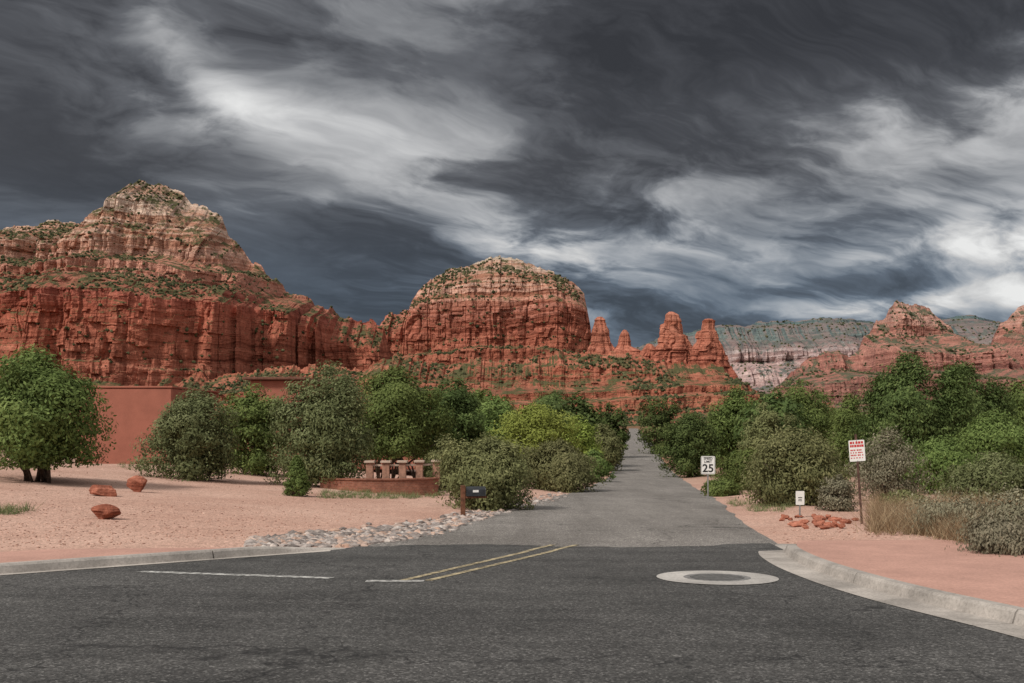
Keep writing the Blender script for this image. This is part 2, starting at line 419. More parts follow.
many('loose_gravel',[(x,y,z+.003) for x,y,z in pts],[random.uniform(.008,.026) for _ in pts],attrmat('loose gravel',[(0,(.22,.12,.09)),(.5,(.40,.23,.17)),(1,(.55,.38,.30))]),'stuff','small loose pink gravel scattered over the yard','gravel')
M_boul=rock('red boulder stone',[(0,(.25,.085,.055)),(1,(.31,.12,.075))],-10,10,0,0,30)
def boulder(px,row,w,h,seed,label,group=None,name='boulder'):
    x,y,z=gq(px,row);s=w/F*y/2;hh=h/F*y
    v,f=I4;v=v.copy();r=np.random.default_rng(seed)
    for k in range(11):
        d=r.normal(size=3);d/=np.linalg.norm(d);lim=.45+.3*r.random();pr=v@d
        v-=np.maximum(pr-lim,0)[:,None]*d*.92
    n=fbm(v[:,0]*2+seed,v[:,1]*2+v[:,2]*1.7,seed,4);v*=(.95+.3*n)[:,None]
    v=v*np.array([s*1.15,s*.85,hh*.66]);v[:,2]-=v[:,2].min()+.12*hh
    o=mk(name,v,f,M_boul,smooth=False);o.location=(x,y,z);return tag(o,label,'boulder' if name=='boulder' else 'rock',group)
boulder(105,496,24,12,3,'rounded pale red boulder behind, leftmost of the back pair on the gravel')
boulder(137,492,20,15,5,'upright red boulder at the right of the back pair on the gravel')
boulder(106,519,26,14,8,'flat topped dark red boulder alone nearest the kerb on the gravel')
for i in range(36):
    px=random.gauss(824,17);row=random.uniform(518,530)
    boulder(px,row,random.uniform(5,12),random.uniform(2.5,5),20+i,'small angular red rock in the heap beside the sign post','red rocks heaped by the road corner','red_rock')
# ------------------------------------------------------------ foliage
def rprof(kind,t):
    if kind=='round': return np.sqrt(np.clip(1-(2*t-1)**2,0,1))**.6
    if kind=='bush': return np.where(t<.35,.82+.18*np.sin(t/.35*1.57),np.sqrt(np.clip(1-((t-.35)/.65)**2,0,1)))
    if kind=='cone': return np.clip(1-t,0,1)**.6*np.clip(.7+t*4,0,1)
    if kind=='pine': return np.clip(1.05-t,0,1)**.7*np.clip(.6+t*2.2,0,1)
    return np.ones_like(t)
def crown_data(seed,R,z0,z1,kind,nc,nl,leaf,flatc=.8,crs=.24,spiky=0):
    seed=abs(int(seed));r=np.random.default_rng(seed);H=z1-z0
    nc=int(nc*1.5);nlobe=1 if kind=='cone' else (4 if kind=='pine' else 6)
    la=r.random()*6.28+np.arange(nlobe)*6.283/max(1,nlobe-1)+r.random(nlobe)*.6
    lo=R*(.34+.22*r.random(nlobe));lr=R*(.44+.18*r.random(nlobe));lh=.66+.30*r.random(nlobe)
    lo[0]=R*.1*r.random();lr[0]=R*(.66 if nlobe>1 else 1);lh[0]=1.0
    li=r.choice(nlobe,nc,p=(lr**2*lh)/(lr**2*lh).sum())
    t=r.random(nc)**.9;a=r.random(nc)*6.283
    lob=.82+.36*vn(a*1.1+seed,t*3+seed,seed)
    if kind=='cone': lob=lob*0+1
    rho=np.sqrt(r.random(nc))*.98;rho=np.maximum(rho,.5*(r.random(nc)>.25))
    cr=crs*R*(.45+.95*r.random(nc))
    rr=np.maximum(rprof(kind,t)*lr[li]*lob-cr*.4,0)*rho
    cx=np.stack([lo[li]*np.cos(la[li])+rr*np.cos(a),lo[li]*np.sin(la[li])+rr*np.sin(a),z0+cr*.4+t*(H*lh[li]-cr*1.1)],-1)
    ct=r.random(nc)
    w=cr**1.9;idx=r.choice(nc,nl,p=w/w.sum())
    d=r.normal(size=(nl,3));d/=np.linalg.norm(d,axis=1)[:,None]
    rad=cr[idx]*(.42+.62*r.random(nl)**.7+ (.30+spiky)*r.random(nl)**4)
    off=d*rad[:,None];off[:,2]*=flatc
    p=cx[idx]+off
    nf=int(nl*.14)
    fl=r.choice(nlobe,nf,p=(lr**2*lh)/(lr**2*lh).sum())
    tf=r.random(nf)*.95;af=r.random(nf)*6.283;rf=rprof(kind,tf)*lr[fl]*np.sqrt(r.random(nf))
    p[:nf]=np.stack([lo[fl]*np.cos(la[fl])+rf*np.cos(af),lo[fl]*np.sin(la[fl])+rf*np.sin(af),z0+tf*H*lh[fl]],-1)
    p[:,2]=np.maximum(p[:,2],z0*.85+.02+.12*H*(z0>.3*0+.4)*r.random(nl)*(p[:,2]<z0))
    cen=np.array([0,0,(z0+z1)/2]);ow=p-cen;ow/=np.linalg.norm(ow,axis=1)[:,None]+1e-6
    nrm=d*.7+ow*.7+r.normal(size=(nl,3))*.4+np.array([0,0,.35]);nrm/=np.linalg.norm(nrm,axis=1)[:,None]
    up=r.normal(size=(nl,3))+d*.8+np.array([0,0,.6+spiky]);ta=up-(up*nrm).sum(1)[:,None]*nrm;ta/=np.linalg.norm(ta,axis=1)[:,None]
    tb=np.cross(nrm,ta);L=leaf*(.5+1.1*r.random(nl));W=L*.42
    v=np.stack([p-ta*L[:,None],p+tb*W[:,None]-ta*L[:,None]*.1,p+ta*L[:,None],p-tb*W[:,None]-ta*L[:,None]*.1],1)
    tint=np.clip(.16+.38*ct[idx]+.30*r.random(nl)+.14*(d[:,2]),0,1)  # clump shading put into leaf tint: tops lighter, undersides darker
    return v.reshape(-1,3),np.arange(nl*4).reshape(-1,4),np.repeat(tint,4),cx
def trunk_data(seed,H,cx,zs,nlimb,r0,multi=3,spread=0):
    mb=MB();r=random.Random(seed);order=list(range(len(cx)));r.shuffle(order)
    for k in range(nlimb):
        c=cx[order[k%len(cx)]]
        b=(r.uniform(-.5,.5)*r0*2.2+r.choice([-1,-.3,.35,1])*spread,r.uniform(-.5,.5)*(r0*2.2+spread),-.1)
        m1=(b[0]+(c[0]-b[0])*.25+r.uniform(-.12,.12),b[1]+(c[1]-b[1])*.25+r.uniform(-.1,.1),zs*.65)
        m2=(c[0]*.6+r.uniform(-.15,.15),c[1]*.6+r.uniform(-.15,.15),zs+(c[2]-zs)*.45)
        mb.tube([b,m1,m2,tuple(c)],[r0*(1 if k<multi else .6),r0*.75,r0*.42,r0*.12],6)
    return mb
def tree(px,Y,top,w,kind,fo,label,cat,name='tree',nc=60,nl=14000,leaf=.07,zs=.0,crs=.24,nlimb=8,r0=.1,group=None,spiky=0,flatc=.8,seed=None,spread=0):
    seed=seed or abs(int(px*7+Y))
    x=(px-512)/F*Y;z=tz(x,Y);H=CH+(HZ-top)/F*Y-z;R=w/F*Y/2
    root=empty(name,(x,Y,z),label,cat,group)
    v,f,tn,cx=crown_data(seed,R,H*zs,H,kind,nc,nl,leaf,flatc,crs,spiky)
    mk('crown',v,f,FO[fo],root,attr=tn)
    trunk_data(seed,H,cx,max(H*zs,H*.25),nlimb,r0,3,spread).build('trunk',M_bark,root,True)
    return root
T=tree
T(38,30,347,162,'bush','green','broad green tree with bare leaning trunks at the far left of the gravel yard','tree',nc=100,nl=46000,leaf=.06,zs=.11,nlimb=14,r0=.065,crs=.2,spread=.35)
T(193,37,388,114,'bush','juniper','rounded grey green juniper in front of the adobe wall','shrub','juniper_shrub',nc=90,nl=36000,leaf=.055,crs=.19)
T(256,44,383,96,'bush','green','green shrub tucked between the rounded juniper and the tall juniper','shrub','leafy_shrub',nc=70,nl=28000,leaf=.065,crs=.2)
T(327,38,359,126,'bush','juniper','tall ragged grey green juniper, tallest on the gravel yard','tree','juniper_tree',nc=120,nl=46000,leaf=.055,zs=.03,crs=.18,spiky=.5)
T(297,31,455,34,'cone','green','small cone shaped conifer on the gravel below the tall juniper','shrub','small_conifer',nc=110,nl=16000,leaf=.028,crs=.17,spiky=.1)
T(398,45,366,116,'bush','green','dense green tree with several bare trunks above the terrace wall','tree',nc=100,nl=42000,leaf=.065,zs=.22,nlimb=18,r0=.06,crs=.2,spread=.9)
T(452,49,374,96,'bush','dark','dark green tree behind the terrace, right of the multi trunk tree','tree',nc=90,nl=32000,leaf=.075,zs=.06,crs=.2)
T(487,30,435,118,'bush','olive','low spreading olive shrub behind the mailbox','shrub','olive_shrub',nc=100,nl=36000,leaf=.045,crs=.19,spiky=.4)
T(445,42,430,50,'bush','olive','small olive shrub between the terrace wall and the mailbox','shrub','olive_shrub',nc=50,nl=10000,leaf=.06)
T(560,47,439,106,'bush','olive','dark olive shrub overhanging the left edge of the far road','shrub','olive_shrub',nc=100,nl=34000,leaf=.06,crs=.19,spiky=.2)
T(538,72,401,110,'bush','bright','bright yellow green tree left of the road','tree','bright_tree',nc=90,nl=30000,leaf=.09,crs=.2)
T(580,88,412,56,'bush','bright','smaller bright green tree to the right of the yellow green tree','tree','bright_tree',nc=50,nl=10000,leaf=.12)
T(548,112,381,72,'bush','dark','dark domed tree rising above the yellow green tree','tree','dark_tree',nc=60,nl=14000,leaf=.15,zs=.1)
T(496,78,394,72,'bush','green','mid green tree left of the yellow green tree','tree','tree',nc=60,nl=15000,leaf=.11)
T(604,96,420,46,'bush','olive','olive shrub at the left road edge beyond the bright trees','shrub','olive_shrub',nc=50,nl=9000,leaf=.12)
T(592,66,449,46,'bush','green','green shrub at the road edge just beyond the dark olive shrub','shrub','leafy_shrub',nc=50,nl=10000,leaf=.08)
T(612,135,402,38,'round','dark','narrow dark tree left of the road near its vanishing point','tree','dark_tree',nc=40,nl=6000,leaf=.2)
T(690,80,409,70,'bush','dark','dark rounded juniper standing alone at the right road edge','tree','juniper_tree',nc=90,nl=26000,leaf=.09,crs=.2,spiky=.3)
T(660,150,392,54,'round','dark','dark tree right of the road near its vanishing point','tree','dark_tree',nc=50,nl=9000,leaf=.19)
T(737,105,384,86,'pine','green','tall green pine left of the tan olive shrub','tree','pine_tree',nc=90,nl=22000,leaf=.13,crs=.2,spiky=.5)
T(802,98,376,98,'bush','green','broad green tree standing behind the white marker post','tree','tree',nc=80,nl=24000,leaf=.12,crs=.2)
T(765,86,401,66,'bush','olive','olive tree between the tall pine and the broad green tree','tree','olive_tree',nc=50,nl=13000,leaf=.11)
T(852,74,389,78,'pine','green','fresh green pine behind the red and white sign','tree','pine_tree',nc=70,nl=19000,leaf=.09,spiky=.5)
T(797,31,425,130,'bush','olive','large olive bush right of the speed sign','shrub','olive_shrub',nc=130,nl=44000,leaf=.045,crs=.17,spiky=.8)
T(748,46,448,76,'bush','green','green bush growing up just right of the speed sign','shrub','leafy_shrub',nc=80,nl=20000,leaf=.055,crs=.19,spiky=.5)
T(722,41,478,44,'bush','green','small green shrub at the foot of the speed sign','shrub','leafy_shrub',nc=40,nl=9000,leaf=.05)
T(908,58,348,156,'pine','dark','big dark green pine towering over the right side','tree','pine_tree',nc=150,nl=54000,leaf=.085,crs=.16,spiky=.9,flatc=.5,zs=.04)
T(962,64,358,138,'pine','dark','dark green pine right of the biggest pine','tree','pine_tree',nc=120,nl=40000,leaf=.09,crs=.17,spiky=.8,flatc=.55)
T(1020,70,376,114,'pine','green','green pine at the right picture edge behind the shrubs','tree','pine_tree',nc=90,nl=22000,leaf=.1,crs=.19,spiky=.7,flatc=.6)
T(888,34,427,88,'bush','sage','thin grey leaved tree beside the red and white sign','tree','grey_tree',nc=70,nl=13000,leaf=.04,crs=.18,spiky=1.2,nlimb=34,r0=.022)
T(940,40,434,94,'bush','green','low green shrub between the thin grey tree and right edge bushes','shrub','leafy_shrub',nc=80,nl=22000,leaf=.055,crs=.2,spiky=.4)
T(1000,46,410,114,'bush','green','tall green shrub below the pines at the right picture edge','shrub','leafy_shrub',nc=80,nl=26000,leaf=.065,crs=.2,spiky=.3)
T(992,29,450,114,'bush','juniper','grey green bush above the dry sage at the right edge','shrub','juniper_shrub',nc=90,nl=24000,leaf=.042,crs=.19,spiky=.6)
T(905,27,490,54,'bush','olive','low olive shrub on the pink soil behind the right pavement','shrub','olive_shrub',nc=50,nl=9000,leaf=.04)
T(838,27,474,40,'bush','sage','small grey sage just left of the sign post','shrub','sage_shrub',nc=40,nl=6000,leaf=.035,spiky=.7)
for px,Y,top,w,lab in ((966,18.5,499,112,'grey dry sage bush in the middle of those behind the right pavement'),(1018,16,486,108,'grey dry sage bush at the right picture edge behind the pavement'),(925,24,503,62,'small grey sage bush leftmost behind the right pavement'),(1000,14.8,518,84,'low grey sage bush spilling onto the back of the right pavement')):
    T(px,Y,top,w,'bush','sage',lab,'shrub','sage_shrub',nc=60,nl=10000,leaf=.026,crs=.2,spiky=2.4,nlimb=60,r0=.007)
def blades(name,pts,h,mat,label,cat,n=26,sp=.14,wd=.006):
    pts=np.array(pts);N=len(pts)*n;c=np.repeat(pts,n,0)
    a=rng.random(N)*6.283;r=np.abs(rng.normal(size=N))*sp
    b=c+np.stack([r*np.cos(a),r*np.sin(a),np.zeros(N)],-1)
    L=h*(.3+1.0*rng.random(N)*np.repeat(.5+.7*rng.random(len(pts)),n));le=.6*rng.normal(size=(N,2))
    tip=b+np.stack([le[:,0]*L,le[:,1]*L,L],-1);wv=np.stack([np.cos(a+1.57),np.sin(a+1.57),np.zeros(N)],-1)*wd
    v=np.stack([b-wv,b+wv,tip],1).reshape(-1,3)
    o=mk(name,v,np.arange(N*3).reshape(-1,3),mat,attr=np.repeat(rng.random(N),3));return tag(o,label,cat,None,'stuff')
pts=[gq(random.uniform(872,1024),random.uniform(506,568)) for _ in range(820)]
pts=[p for p in pts if p[0]>7.4+max(0,9-p[1])*.35 or p[1]>18.3]
blades('dry_grass',pts,.50,FO['straw'],'straw coloured dry grass among the sage behind the right pavement','grass',30)
pts=[gq(random.gauss(14,14),random.uniform(509,515)) for _ in range(20)]+[gq(random.uniform(322,440),random.uniform(492,499)) for _ in range(130)]+[gq(random.uniform(700,790),random.uniform(500,512)) for _ in range(60)]+[gq(random.uniform(118,150),random.uniform(463,470)) for _ in range(25)]
pts=[p for p in pts if p[1]<100 and not(pdist(LP,p[0],p[1])[1]>0 and pdist(RP,p[0],p[1])[1]<.3)]
blades('low_green_grass',pts,.20,FO['juniper'],'short green weeds at the foot of the shrubs and on the gravel','grass')
# distant trees
protos=[]
for i,(k,fo) in enumerate((('bush','dark'),('pine','dark'),('round','green'),('bush','olive'),('bush','juniper'),('pine','green'))):
    root=empty('distant_tree',(0,0,0),'','tree')
    v,f,tn,cx=crown_data(300+i,3.6,.2,7,k,60,6500,.21,.8,.22,.5)
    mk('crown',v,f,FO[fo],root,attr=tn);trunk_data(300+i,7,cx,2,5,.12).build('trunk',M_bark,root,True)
    protos.append([root,False])
def dup(root):
    r=root.copy();COL.objects.link(r)
    for ch in list(root.children):
        c=ch.copy();COL.objects.link(c);c.parent=r
    return r
LB={'r':('distant tree in the wooded band right of the road below the red hills','trees in the wooded band right of the road'),
    'l':('distant tree in the wooded band left of the road below the red hills','trees in the wooded band left of the road')}
rd=random.Random(21);cnt=0
while cnt<76:
    Y=rd.choice([rd.uniform(88,150),rd.uniform(120,240),rd.uniform(220,480)])
    px=rd.uniform(640,1060) if rd.random()<.74 else rd.uniform(470,628)
    x=(px-512)/F*Y
    l=np.interp(Y,[p[1] for p in LP],[p[0] for p in LP]);r_=np.interp(Y,[p[1] for p in RP],[p[0] for p in RP])
    if l-4.5<x<r_+5: continue
    cnt+=1
    k=rd.choice([0,0,1,2,3,4,5]);pr=protos[k]
    if not pr[1]: o=pr[0];pr[1]=True
    else: o=dup(pr[0])
    s=rd.uniform(.7,1.15) if Y<220 else rd.uniform(.8,1.3)
    o.location=(x,Y,tz(x,Y)-.1);o.scale=(s*rd.uniform(.9,1.3),s*rd.uniform(.9,1.2),s);o.rotation_euler=(0,0,rd.random()*6.28)
    side='r' if x>r_ else 'l';o['label'],o['group']=LB[side];o['category']='tree'
# ------------------------------------------------------------ mountains
M_scrub=attrmat('hillside scrub',[(0,(.026,.032,.014)),(.6,(.065,.07,.03)),(1,(.13,.12,.06))],.3)
scr=[];scr_r=[]
def relief(name,sky,Y0,bands,zbot,npx,nrow,A,seed,mat,jag=3,nveg=2500,vr=2.2,micro=6.0,vtop=0):
    px=np.linspace(sky[0][0],sky[-1][0],npx)
    row=np.interp(px,[a for a,_ in sky],[b for _,b in sky])
    row=row+(fbm(px/13,px*0+seed,seed,5)-.5)*jag*2
    row=row+(_h(np.floor(px/3.3),np.floor(px*0),seed+4)-.5)*jag*.7+(_h(np.floor(px/7.7),np.floor(px*0),seed+14)-.5)*jag*1.2
    X=(px-512)/F*Y0;Zt=CH+(HZ-row)/F*Y0;Zt=np.maximum(Zt,zbot+1)
    ztab=np.linspace(zbot-60,Zt.max()+60,5000);rows=HZ-(ztab-CH)/Y0*F
    br=[b for b,_ in bands];run=np.interp(rows,br,[s for _,s in bands])
    mn=vn(ztab/micro,ztab*0+.5,seed+9);mn2=vn(ztab/(micro*.4),ztab*0+.5,seed+19);mn3=vn(ztab/(micro*2.7),ztab*0+.5,seed+29)
    run=run*(.06+2.5*ss(.60,.68,mn)+1.3*ss(.62,.70,mn2)+1.8*ss(.62,.7,mn3))
    Sc=np.r_[0,np.cumsum(run[1:]*np.diff(ztab))]
    t=np.linspace(0,1,nrow)**.9
    Zs=zbot+(Zt-zbot)[None,:]*t[:,None];XX=np.repeat(X[None],nrow,0)
    wz=(fbm(XX/180,Zs/400+seed,seed+2,3)-.5)*34+(fbm(XX/30,Zs/90,seed+12,2)-.5)*6
    D=np.interp(Zt+wz[-1],ztab,Sc)[None,:]-np.interp(Zs+wz,ztab,Sc)
    dep=Zt[None]-Zs
    xw=XX+(fbm(XX/60,Zs/80,seed+7,3)-.5)*34
    k=A/26
    fl=A*2.0*crease(xw/(A*5.5),Zs/420,seed+1,2)+A*.70*crease(xw/(A*1.7),Zs/200,seed+5,2)*(.4+1.2*vn(XX/90,Zs/70,seed+41))+A*.22*crease(xw/(A*.5),Zs/90,seed+6,2)
    fl=fl+A*.18*blocks(xw/(10*k),Zs/(15*k),seed+21)+A*.08*blocks(xw/(4*k),Zs/(6*k),seed+22)+A*.06*(fbm(XX/(A*.2),Zs/(A*.15),seed+8,3))
    D=D+fl*ss(0,A*1.3,dep)
    Yv=Y0-D
    nb=14;tb=np.linspace(1,0,nb)[1:]
    Zb=zbot+(Zt-zbot)[None]*tb[:,None];Yb=Y0+.9*(Zt[None]-Zb)+6
    Xb=np.repeat(X[None],nb-1,0)
    V=np.stack([np.r_[XX,Xb],np.r_[Yv,Yb],np.r_[Zs,Zb]],-1)
    o=mk(name,V,grid_faces(nrow+nb-1,npx),mat);tag(o,kind='structure')
    P=np.stack([XX,Yv,Zs],-1);du=P[:-1,1:]-P[:-1,:-1];dv=P[1:,:-1]-P[:-1,:-1]
    n=np.cross(du,dv);nz=np.abs(n[...,2])/(np.linalg.norm(n,axis=-1)+1e-9)
    area=np.minimum(np.linalg.norm(n,axis=-1),30)
    dens=ss(.42,.75,nz)*ss(.36,.58,fbm(P[:-1,:-1,0]/45,P[:-1,:-1,2]/30,seed+3,4))*area+ area*.015
    if vtop: dens=dens*(1+2*ss(vtop,0,dep[:-1,:-1]))
    dens[:int(nrow*.03)]=0
    pr=(dens/dens.sum()).ravel();idx=rng.choice(len(pr),nveg,p=pr)
    q=P[:-1,:-1].reshape(-1,3)[idx]
    for a in q: scr.append((a[0],a[1]-.3,a[2]+vr*.25));scr_r.append(vr*random.uniform(.45,1.2))
    return o
RED=[(0,(.25,.09,.06)),(.28,(.27,.09,.056)),(.40,(.26,.076,.047)),(.47,(.24,.072,.05)),(.54,(.31,.125,.085)),(.64,(.35,.165,.115)),(.78,(.39,.235,.168)),(1,(.41,.295,.222))]
z_=lambda row,Y0:CH+(HZ-row)/F*Y0
M_r1=rock('left butte sandstone',RED,z_(425,1250),z_(195,1250),.65)
sky1=[(-180,262),(-120,240),(-60,236),(0,231),(30,224),(62,222),(80,224),(86,237),(88,216),(100,212),(106,206),(110,198),(124,196),(128,186),(140,183),(160,184),(170,189),(186,195),(192,203),(206,207),(222,218),(228,234),(240,245),(250,262),(262,266),(268,276),(282,284),(290,293),(310,297),(316,306),(332,309),(340,319),(356,322),(372,321),(384,330),(392,352),(402,372),(420,390),(440,400)]
b1=[(180,1.0),(190,.4),(196,.15),(236,.15),(244,.9),(250,.2),(268,.25),(276,1.6),(298,1.9),(306,1.2),(324,1.1),(330,.12),(368,.12),(374,1.2),(425,1.8),(460,2.2)]
relief('left_butte',sky1,1250,b1,-12,1000,330,30,11,M_r1,2.8,5000,1.9,7,8)
RED2=[(0,(.26,.09,.06)),(.35,(.28,.10,.062)),(.52,(.28,.092,.058)),(.64,(.32,.125,.085)),(.76,(.38,.20,.14)),(.88,(.41,.27,.20)),(1,(.35,.26,.19))]
M_r2=rock('middle butte sandstone',RED2,z_(425,1500),z_(258,1500),.5)
sky2=[(340,372),(362,345),(376,328),(386,316),(398,312),(408,310),(412,300),(418,290),(426,284),(434,276),(452,268),(466,265),(476,262),(492,259),(512,257),(528,262),(545,270),(560,276),(572,282),(584,293),(589,318),(592,348),(600,356),(612,372)]
b2=[(250,1.6),(262,1.0),(270,.4),(300,.2),(308,.7),(314,.12),(346,.12),(350,1.3),(362,1.5),(367,.3),(376,.35),(382,1.6),(425,2.2),(460,2.2)]
relief('middle_butte',sky2,1500,b2,-12,720,300,32,37,M_r2,2.4,2400,2.1,8,12)
M_r3=rock('foothill sandstone',[(0,(.27,.105,.065)),(.5,(.29,.10,.062)),(1,(.33,.125,.078))],0,110,.7)
sky3=[(-200,372),(-60,366),(0,371),(60,366),(110,374),(160,371),(210,378),(260,372),(310,366),(360,368),(395,356),(420,360),(450,366),(480,358),(520,362),(560,354),(600,352),(640,354),(660,361),(700,362),(722,366),(735,380),(756,392),(790,398),(830,402)]
b3=[(345,1.0),(362,.4),(366,1.6),(372,.3),(380,1.8),(386,.4),(394,2.2),(430,2.6),(460,2.6)]
relief('red_foothills',sky3,1020,b3,-12,1100,150,15,53,M_r3,3.2,6200,1.8,5)
def spire(name,prof2,Y0,seed,mat):
    rows=np.linspace(prof2[0][0],prof2[-1][0],150);xl=np.interp(rows,[p[0] for p in prof2],[p[1] for p in prof2]);xr=np.interp(rows,[p[0] for p in prof2],[p[2] for p in prof2])
    n=140;a=np.linspace(0,2*np.pi,n,endpoint=False)
    Z=CH+(HZ-rows)/F*Y0;cx=((xl+xr)/2-512)/F*Y0;R=(xr-xl)/2/F*Y0
    A_=np.repeat(a[None],len(rows),0);ZZ=np.repeat(Z[:,None],n,1)
    aw=A_+(fbm(A_*1.5,ZZ/14,seed,3)-.5)*.7
    per=lambda k,s:np.abs(np.sin(aw*k+s))**.5
    f1=.58+.34*per(2.5,seed)+.18*per(4.5,seed*2.1)
    bl=blocks(aw/6.2832*11,ZZ/11,seed)*.24+blocks(aw/6.2832*26,ZZ/5,seed+1)*.10
    led=(_h(np.floor(Z/6.1),np.floor(Z*0),seed)-.5)*.14
    rr=R[:,None]*(f1+bl+led[:,None]-.08)
    V=np.stack([cx[:,None]+rr*np.cos(a)*1.05,Y0+rr*.9*np.sin(a),ZZ],-1)
    V=np.r_[V.reshape(-1,3),[[cx[0],Y0,Z[0]+.5]]]
    L=len(rows);i=np.arange(L-1)[:,None]*n;k=np.arange(n)[None]
    f=np.stack([i+k,i+(k+1)%n,i+n+(k+1)%n,i+n+k],-1).reshape(-1,4).tolist()
    f+=[(q,L*n,(q+1)%n) for q in range(n)]
    return tag(mk(name,V,f,mat),kind='structure')
M_r4=rock('spire sandstone',[(0,(.26,.085,.055)),(.6,(.32,.12,.075)),(1,(.36,.15,.10))],60,160,0,0,1.6)
spire('rock_spire',[(317,598,602),(320,596,605),(326,595,606),(331,594,608),(345,592,610),(362,588,614),(380,580,622)],1150,3,M_r4)
spire('rock_spire',[(330,623,626),(334,621,628),(346,618,630),(352,613,640),(360,606,650),(380,600,660)],1150,4,M_r4)
spire('rock_spire',[(312,669,673),(315,666,677),(323,666,679),(325,662,679),(334,661,680),(336,661,685),(345,659,687),(358,655,690),(380,645,696)],1130,5,M_r4)
spire('rock_spire',[(319,706,711),(321,704,714),(330,703,714),(332,699,716),(342,698,719),(345,696,720),(360,692,723),(380,684,732)],1110,6,M_r4)
spire('rock_spire',[(344,647,651),(352,642,658),(362,636,662),(380,630,668)],1140,8,M_r4)
spire('rock_spire',[(335,682,685),(345,680,690),(358,676,694),(380,672,700)],1125,9,M_r4)
spire('rock_spire',[(338,605,608),(346,603,612),(358,600,618),(380,596,624)],1148,12,M_r4)
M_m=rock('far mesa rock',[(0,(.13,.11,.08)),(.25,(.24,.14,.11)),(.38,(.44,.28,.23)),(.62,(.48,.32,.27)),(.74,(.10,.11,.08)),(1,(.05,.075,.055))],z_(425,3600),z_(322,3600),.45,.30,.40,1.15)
sky4=[(560,372),(610,356),(650,342),(680,333),(700,330),(720,325),(745,326),(760,322),(800,321),(830,317),(858,320),(880,323),(900,328),(930,320),(950,318),(972,315),(1000,321),(1030,326),(1100,330)]
b4=[(310,2.5),(334,2.0),(340,.5),(366,.25),(372,1.6),(380,.5),(392,1.8),(425,2.6),(460,2.6)]
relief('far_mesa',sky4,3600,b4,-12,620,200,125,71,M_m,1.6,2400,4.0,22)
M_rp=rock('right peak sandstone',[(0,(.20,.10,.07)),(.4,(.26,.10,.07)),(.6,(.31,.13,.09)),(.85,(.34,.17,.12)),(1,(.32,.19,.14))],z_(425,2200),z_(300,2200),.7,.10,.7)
sky5=[(770,392),(800,366),(822,352),(838,351),(850,356),(860,350),(864,336),(872,332),(876,322),(886,318),(889,308),(897,301),(906,304),(915,302),(930,309),(940,318),(950,326),(958,342),(975,350),(990,350),(1000,326),(1010,318),(1018,308),(1030,303),(1060,300),(1110,318)]
b5=[(295,.8),(302,.3),(325,.2),(332,1.0),(342,.25),(352,1.8),(362,.4),(374,.3),(380,1.8),(425,2.6),(460,2.6)]
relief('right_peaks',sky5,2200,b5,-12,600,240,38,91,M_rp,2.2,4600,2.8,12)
many('hillside_scrub',scr,scr_r,M_scrub,'stuff','dark junipers and scrub dotted over the red rock slopes','scrub',.85,I1,.2)
# ------------------------------------------------------------ house and terrace
M_adobe=concrete('red adobe plaster',(.31,.115,.078),.12)
M_trim=flat('dark opening',(.03,.025,.022),.5)
def wpx(px,Y): return (px-512)/F*Y
zb=tz(wpx(130,50),50)
house=empty('adobe_house',(wpx(130,50),50,zb),'flat roofed red adobe house behind the trees of the gravel yard','house')
def wing(name,pa,pb,Y,top,depth,bot=-.6):
    x0,x1=wpx(pa,Y)-house.location.x,wpx(pb,Y)-house.location.x;y0=Y-house.location.y
    h=CH+(HZ-top)/F*Y-zb
    mb=MB();mb.box(x0,x1,y0,y0+depth,bot,h,.06);w=mb.build(name,M_adobe,house)
    return x0,x1,y0,h,w
x0,x1,y0,h,w=wing('wall',76,172,50,388,8)
mb=MB();mb.box(x0-.04,x1+.04,y0-.05,y0+8.05,h+.002,h+.1,.02);mb.build('parapet_cap',M_adobe,house)
x0,x1,y0,h,w=wing('wall',170,252,54,406,9)
x0,x1,y0,h,w=wing('wall',250,302,55,380,7)
mb=MB();mb.box(x0-.3,x1+.3,y0-.35,y0+7.2,h+.002,h+.16,.03);mb.build('roof',flat('roof fascia',(.13,.055,.035)),house)
x0,x1,y0,h,w=wing('wall',300,436,57,412,9)
for a in (375,415):
    xa=wpx(a,57)-house.location.x;mb=MB();mb.box(xa-.6,xa+.6,y0-.012,y0+.1,1.0,2.1);wn=mb.build('window',M_trim,house)
    mb=MB()
    for s in (-1,1): mb.box(xa+s*.66-.06,xa+s*.66+.06,y0-.04,y0+.08,.95,2.10)
    mb.box(xa-.72,xa+.72,y0-.04,y0+.08,2.102,2.2);mb.build('frame',flat('window frame',(.12,.06,.04)),wn)
def brickmat():
    m,t=newmat('red brick',.9,.15);b=t.node('ShaderNodeTexBrick');sx=t.node('ShaderNodeSeparateXYZ');t.put(sx.inputs[0],t.pos)
    t.put(b.inputs['Vector'],t.vec(t.m('ADD',sx.outputs[0],t.m('MULTIPLY',sx.outputs[1],.4)),sx.outputs[2],0))
    b.inputs['Scale'].default_value=4.2;b.inputs['Color1'].default_value=(.22,.08,.05,1);b.inputs['Color2'].default_value=(.30,.12,.075,1);b.inputs['Mortar'].default_value=(.28,.2,.16,1)
    b.inputs['Mortar Size'].default_value=.012;n=t.noise(t.pos,3,5,.7)
    t.put(t.b.inputs['Base Color'],t.mix(1,b.outputs[0],t.ramp(n,[(.3,.6),(.7,1.25)]),'MULTIPLY'));bump(t,b.outputs['Fac'],.4,-.01);return m
M_brick=brickmat()
Yt=37;xa,xb=wpx(320,Yt),wpx(438,Yt);zt=tz((xa+xb)/2,Yt)
hB=CH+(HZ-479)/F*Yt-zt
tw=empty('terrace_wall',((xa+xb)/2,Yt,zt),'low curved red brick terrace wall with capped pillars below the multi trunk tree','garden wall')
